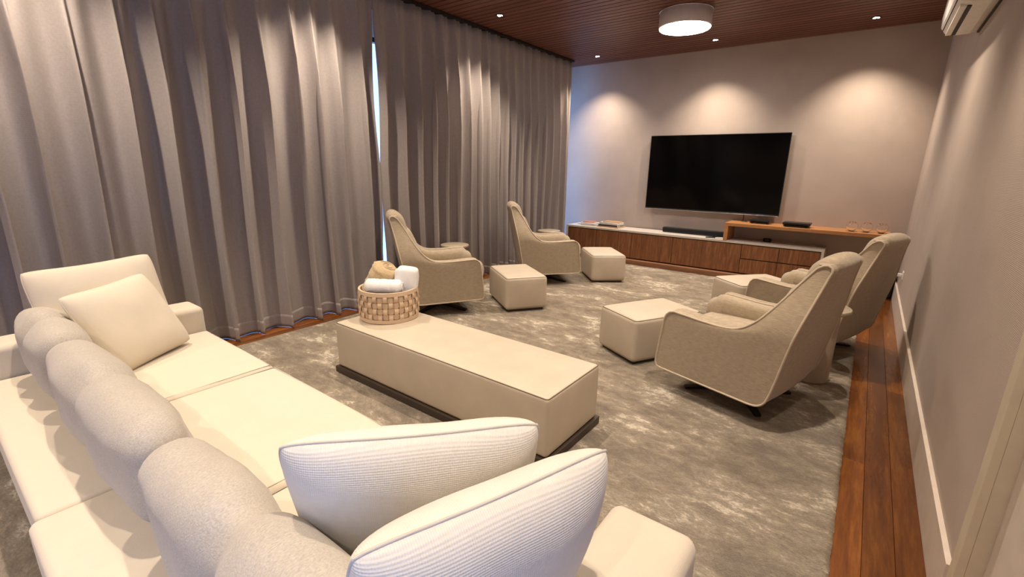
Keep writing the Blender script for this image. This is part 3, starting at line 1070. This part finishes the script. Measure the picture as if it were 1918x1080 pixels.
def pillow(name, label, c, yaw_, tilt, roll, s, T, m, seed, seam_m, group=None, wr=.006):
    n_ = Vector((math.cos(yaw_), math.sin(yaw_), 0))
    a_ = Vector((-math.sin(yaw_), math.cos(yaw_), 0))
    b_ = Vector((0, 0, 1))
    b2 = math.cos(tilt) * b_ - math.sin(tilt) * n_
    n2 = math.cos(tilt) * n_ + math.sin(tilt) * b_
    a3 = math.cos(roll) * a_ + math.sin(roll) * b2
    b3 = -math.sin(roll) * a_ + math.cos(roll) * b2
    t = thing(name, label, 'pillow', c, 0, group)
    t.matrix_world = Matrix(((a3.x, b3.x, n2.x, c[0]), (a3.y, b3.y, n2.y, c[1]), (a3.z, b3.z, n2.z, c[2]), (0, 0, 0, 1)))
    K = 36
    vs, fs = [], []
    def sp_(k):
        return math.sin((k / K - .5) * PI)
    def P_(i, j, side):
        x, y = sp_(i), sp_(j)
        rc = 1 - .055 * (x * x * y * y) ** 3
        X = s / 2 * x * rc * (1 - .035 * (1 - y * y) * x * x)
        Y = s / 2 * y * rc * (1 - .035 * (1 - x * x) * y * y)
        th = T / 2 * (.78 * max(0, (1 - x ** 4) * (1 - y ** 4)) ** .5 + .22 * max(0, (1 - x * x) * (1 - y * y)))
        v = Vector((X, Y, side * th))
        nz = noise.noise_vector(Vector((X * 7 + seed, Y * 7, side * 3.1)))
        edge = (max(0, 1 - max(abs(x), abs(y)))) ** .5
        v += Vector((nz.x * .4, nz.y * .4, nz.z)) * wr * edge
        # sag: the upper middle drops a little
        v.y -= .010 * (1 - x * x) * max(0, y) * (1 - .3 * y)
        return v
    top = {}
    for i in range(K + 1):
        for j in range(K + 1):
            top[i, j] = len(vs)
            vs.append(P_(i, j, 1))
    bot = {}
    for i in range(K + 1):
        for j in range(K + 1):
            if i in (0, K) or j in (0, K):
                bot[i, j] = top[i, j]
            else:
                bot[i, j] = len(vs)
                vs.append(P_(i, j, -1))
    for i in range(K):
        for j in range(K):
            fs.append((top[i, j], top[i + 1, j], top[i + 1, j + 1], top[i, j + 1]))
            fs.append((bot[i, j], bot[i, j + 1], bot[i + 1, j + 1], bot[i + 1, j]))
    cv_ = mesh_obj('cover', vs, fs, m, t, smooth=True)
    ring = [(i, 0) for i in range(K)] + [(K, j) for j in range(K)] + [(i, K) for i in range(K, 0, -1)] + [(0, j) for j in range(K, 0, -1)]
    under(tube('seam', [vs[top[k]] for k in ring], .0032, seam_m, t, closed=True, ns=6), cv_)
    return t
G = 'loose pillows on the sofa'
pillow('throw_pillow', 'large cream pillow leaning on the far arm behind a smaller one', (-3.115, .575, .675), R(6), R(20), R(2), .55, .15, M['pillow'], 2, M['pillow'], G)
pillow('throw_pillow', 'smaller cream pillow tilted in front of the large one at the far arm', (-2.955, .625, .640), R(27.6), R(29), R(4), .455, .15, M['pillow'], 5, M['pillow'], G)
pillow('throw_pillow', 'off-white coarse-weave pillow standing diagonally nearest the bench ottoman', (-.737, .62, .672), R(-41.4), R(-22), R(-.5), .545, .20, M['pillow_w'], 12, M['seam'], G, .013)
pillow('throw_pillow', 'off-white coarse-weave pillow leaning on the near arm, lit bluish', (-.481, .552, .669), R(-19.4), R(-16), R(0), .522, .20, M['pillow_w'], 17, M['seam'], G, .013)

# ------------------------------------------------------------------ armchairs
def catmull(pts, per=6):
    out = []
    n = len(pts)
    for i in range(n - 1):
        p0 = pts[max(0, i - 1)]
        p1, p2 = pts[i], pts[i + 1]
        p3 = pts[min(n - 1, i + 2)]
        for q in range(per):
            t = q / per
            out.append(tuple(.5 * ((2 * p1[k]) + (-p0[k] + p2[k]) * t + (2 * p0[k] - 5 * p1[k] + 4 * p2[k] - p3[k]) * t * t + (-p0[k] + 3 * p1[k] - 3 * p2[k] + p3[k]) * t ** 3) for k in range(2)))
    out.append(tuple(pts[-1]))
    return out

def chair_w(u, z):
    """half width of the shell: wide at the arms, narrower to the head"""
    if z < .54:
        return .386
    t = min(1, (z - .54) / .42)
    t = t * t * (3 - 2 * t)
    return .386 + (.250 - .386) * t

FRONT = catmull([(.352, .150), (.392, .170), (.382, .30), (.366, .44), (.352, .515), (.318, .550), (.26, .552), (.10, .541), (-.03, .540), (-.12, .560), (-.205, .628), (-.280, .735), (-.338, .835), (-.382, .905), (-.410, .944), (-.436, .962)], 4)
REAR = catmull([(-.22, .130), (-.27, .136), (-.308, .165), (-.328, .22), (-.345, .30), (-.36, .38), (-.377, .47), (-.395, .56), (-.42, .68), (-.445, .80), (-.468, .90), (-.478, .938), (-.472, .957), (-.456, .965)], 5)
def resample(path, n):
    d = [0]
    for i in range(1, len(path)):
        d.append(d[-1] + math.hypot(path[i][0] - path[i - 1][0], path[i][1] - path[i - 1][1]))
    out = []
    for k in range(n):
        t = d[-1] * k / (n - 1)
        i = 0
        while i < len(d) - 2 and d[i + 1] < t:
            i += 1
        f = (t - d[i]) / max(1e-9, d[i + 1] - d[i])
        out.append((path[i][0] + (path[i + 1][0] - path[i][0]) * f, path[i][1] + (path[i + 1][1] - path[i][1]) * f))
    return out
NT = 46
FR = resample(FRONT, NT)
RE = resample(REAR, NT)

def make_chair(loc, rz, label):
    t = thing('armchair', label, 'armchair', loc, rz, 'beige swivel armchairs')
    TH = .055
    ncol = 9
    for s in (-1, 1):
        vs, fs = [], []
        for side in (0, 1):
            for k in range(NT):
                for c_ in range(ncol):
                    q = c_ / (ncol - 1)
                    u = FR[k][0] * (1 - q) + RE[k][0] * q
                    z = FR[k][1] * (1 - q) + RE[k][1] * q
                    bul = .012 * math.sin(q * PI) * math.sin(k / (NT - 1) * PI)
                    w_ = chair_w(u, z) + bul - (TH if side else 0)
                    vs.append((u, s * w_, z))
        o_ = NT * ncol
        for k in range(NT - 1):
            for c_ in range(ncol - 1):
                a = k * ncol + c_
                q = (a, a + 1, a + ncol + 1, a + ncol)
                fs.append(q if s > 0 else tuple(reversed(q)))
                q2 = tuple(o_ + i for i in reversed(q))
                fs.append(q2 if s > 0 else tuple(reversed(q2)))
        ring = [c_ for c_ in range(ncol)] + [k * ncol + ncol - 1 for k in range(1, NT)] + [(NT - 1) * ncol + c_ for c_ in range(ncol - 2, -1, -1)] + [k * ncol for k in range(NT - 2, 0, -1)]
        for i in range(len(ring)):
            a, b_ = ring[i], ring[(i + 1) % len(ring)]
            q = (b_, a, o_ + a, o_ + b_)
            fs.append(q if s > 0 else tuple(reversed(q)))
        o = mesh_obj('side_panel', vs, fs, M['linen'], t)
        auto_smooth(o, 50)
        sidep = o
        pf = [(u, s * (chair_w(u, z) + .001), z) for u, z in FR]
        pr = [(u, s * (chair_w(u, z) + .001), z) for u, z in RE]
        loop = pf + list(reversed(pr))
        under(tube('piping', loop, .0062, M['linen_pipe'], t, closed=True, ns=8), sidep)
        # padded inner arm running up into the wing
        i0 = 13
        ks = list(range(i0, NT - 4))
        vs, fs = [], []
        nsg = 16
        rings = 0
        for m_, k in enumerate(ks):
            u, z = FR[k]
            q = m_ / (len(ks) - 1)
            nu, nz = (FR[k + 1][0] - FR[k - 1][0]), (FR[k + 1][1] - FR[k - 1][1])
            if m_ == 0:
                nu, nz = -1.0, 0.0
            L_ = math.hypot(nu, nz)
            pu, pz = -nz / L_, nu / L_
            RA, RB = .082 - .030 * q, .100 - .048 * q
            top = .004 * (1 - q)
            cu, cz = u + pu * (RB - top), z + pz * (RB - top)
            cv = chair_w(u, z) - .030 - RA * .85
            steps = [(0.0, 1.0)]
            if m_ == 0:
                steps = [(math.sin(R(a_)) * .085, math.cos(R(a_)) ** .8) for a_ in (84, 70, 52, 34, 16)] + steps
            for fwd_, sc_ in steps:
                rings += 1
                for j in range(nsg):
                    an = 2 * PI * j / nsg
                    cs, sn = math.cos(an), math.sin(an)
                    sg_ = lambda v_: math.copysign(abs(v_) ** .8, v_)
                    vs.append((cu - nu / L_ * fwd_ * .7 + pu * sg_(sn) * RB * sc_, s * (cv + sg_(cs) * RA * sc_), cz + pz * sg_(sn) * RB * sc_))
        for i in range(rings - 1):
            for j in range(nsg):
                j2 = (j + 1) % nsg
                qd = (i * nsg + j, i * nsg + j2, (i + 1) * nsg + j2, (i + 1) * nsg + j)
                fs.append(qd if s < 0 else tuple(reversed(qd)))
        fs.append(tuple(range(nsg)))
        fs.append(tuple(range((rings - 1) * nsg, rings * nsg)))
        o = mesh_obj('arm_pad', vs, fs, M['linen'], t, smooth=True)
    # back shell between the two rear edges
    vs, fs = [], []
    nc = 13
    for side in (0, 1):
        for k in range(NT):
            u, z = RE[k]
            w_ = chair_w(u, z) - .004
            for c_ in range(nc):
                q = c_ / (nc - 1) * 2 - 1
                crown = .022 * (1 - q * q)
                vs.append((u - crown + (.05 if side else 0), w_ * q, z + (.018 * (1 - q * q) if k == NT - 1 else 0)))
    o_ = NT * nc
    for k in range(NT - 1):
        for c_ in range(nc - 1):
            a = k * nc + c_
            q = (a, a + nc, a + nc + 1, a + 1)
            fs.append(tuple(reversed(q)))
            fs.append(tuple(o_ + i for i in q))
    ring = [c_ for c_ in range(nc)] + [k * nc + nc - 1 for k in range(1, NT)] + [(NT - 1) * nc + c_ for c_ in range(nc - 2, -1, -1)] + [k * nc for k in range(NT - 2, 0, -1)]
    for i in range(len(ring)):
        a, b_ = ring[i], ring[(i + 1) % len(ring)]
        fs.append((a, b_, o_ + b_, o_ + a))
    o = mesh_obj('back_panel', vs, fs, M['linen'], t)
    auto_smooth(o, 50)
    # underside
    box('underside', -.27, .345, -.365, .365, .135, .19, M['linen'], t, bev=.01)
    box('front_apron', .30, .352, -.35, .35, .155, .40, M['linen'], t, bev=.012)
    softbox('seat_cushion', .62, .62, .19, .05, M['linen'], t, puff=(.012, 0, .02), n=7, loc=(.065, 0, .335))
    # backrest pad follows the slope of the back
    def bshape(x, y, z):
        q = (z + .25) / .50
        return (x - .085 * (q - .5) * 2 - .02, y * (1 - .28 * max(0, q) ** 1.5), z)
    softbox('backrest', .14, .58, .50, .06, M['linen'], t, puff=(.03, 0, 0), n=8, shape=bshape, loc=(-.265, 0, .60))
    def hshape(x, y, z):
        q = (z + .11) / .22
        return (x - .035 * (q - .5) * 2, y * (1 - .10 * q), z - .010 * (y / .22) ** 2)
    softbox('headrest', .125, .475, .225, .055, M['linen'], t, puff=(.022, 0, .008), n=8, shape=hshape, loc=(-.405, 0, .885))
    # swivel base
    b0 = lathe('swivel_column', [(.055, .035), (.032, .05), (.030, .14)], M['dark'], t, 24)
    for k in range(4):
        a = PI / 4 + k * PI / 2
        dx, dy = math.cos(a), math.sin(a)
        v = []
        for (r_, hw_, z0_, z1_) in ((.0, .028, .022, .05), (.34, .018, .001, .016)):
            for sd in (-1, 1):
                for z in (z0_, z1_):
                    v.append((dx * r_ - dy * hw_ * sd, dy * r_ + dx * hw_ * sd, z))
        f = [(0, 1, 3, 2), (4, 6, 7, 5), (0, 4, 5, 1), (2, 3, 7, 6), (1, 5, 7, 3), (0, 2, 6, 4)]
        under(mesh_obj('star_foot', v, f, M['dark'], t), b0)
    return t
c0 = make_chair((-3.435, 3.282, RUG), R(54.1), 'beige armchair on the left, behind the basket')
dup(c0, (-3.297, 5.067, RUG), R(43.4), 'beige armchair on the left, nearest the console')
dup(c0, (-0.497, 3.186, RUG), R(167), 'beige armchair on the right, nearest the camera')
dup(c0, (-0.236, 4.540, RUG), R(161.4), 'beige armchair on the right, farther away against the right wall')

# ------------------------------------------------------------------ side tables
def side_table(x, y, h, r_, label):
    t = thing('side_table', label, 'side table', (x, y, RUG), 0, 'small round side tables')
    lathe('pedestal', [(.128, 0), (.130, .006), (.130, h - .035), (.126, h - .028)], M['ped'], t, 48)
    lathe('table_top', [(r_ - .004, h - .028), (r_, h - .024), (r_, h - .004), (r_ - .004, h)], M['bronze'], t, 56)
    return t
side_table(-0.15, 3.76, .535, .185, 'round side table with bronze top between the two right armchairs')
side_table(-3.80, 3.90, .536, .165, 'round side table with bronze top behind the near left armchair')
side_table(-3.67, 5.74, .538, .165, 'round side table with bronze top behind the far left armchair')
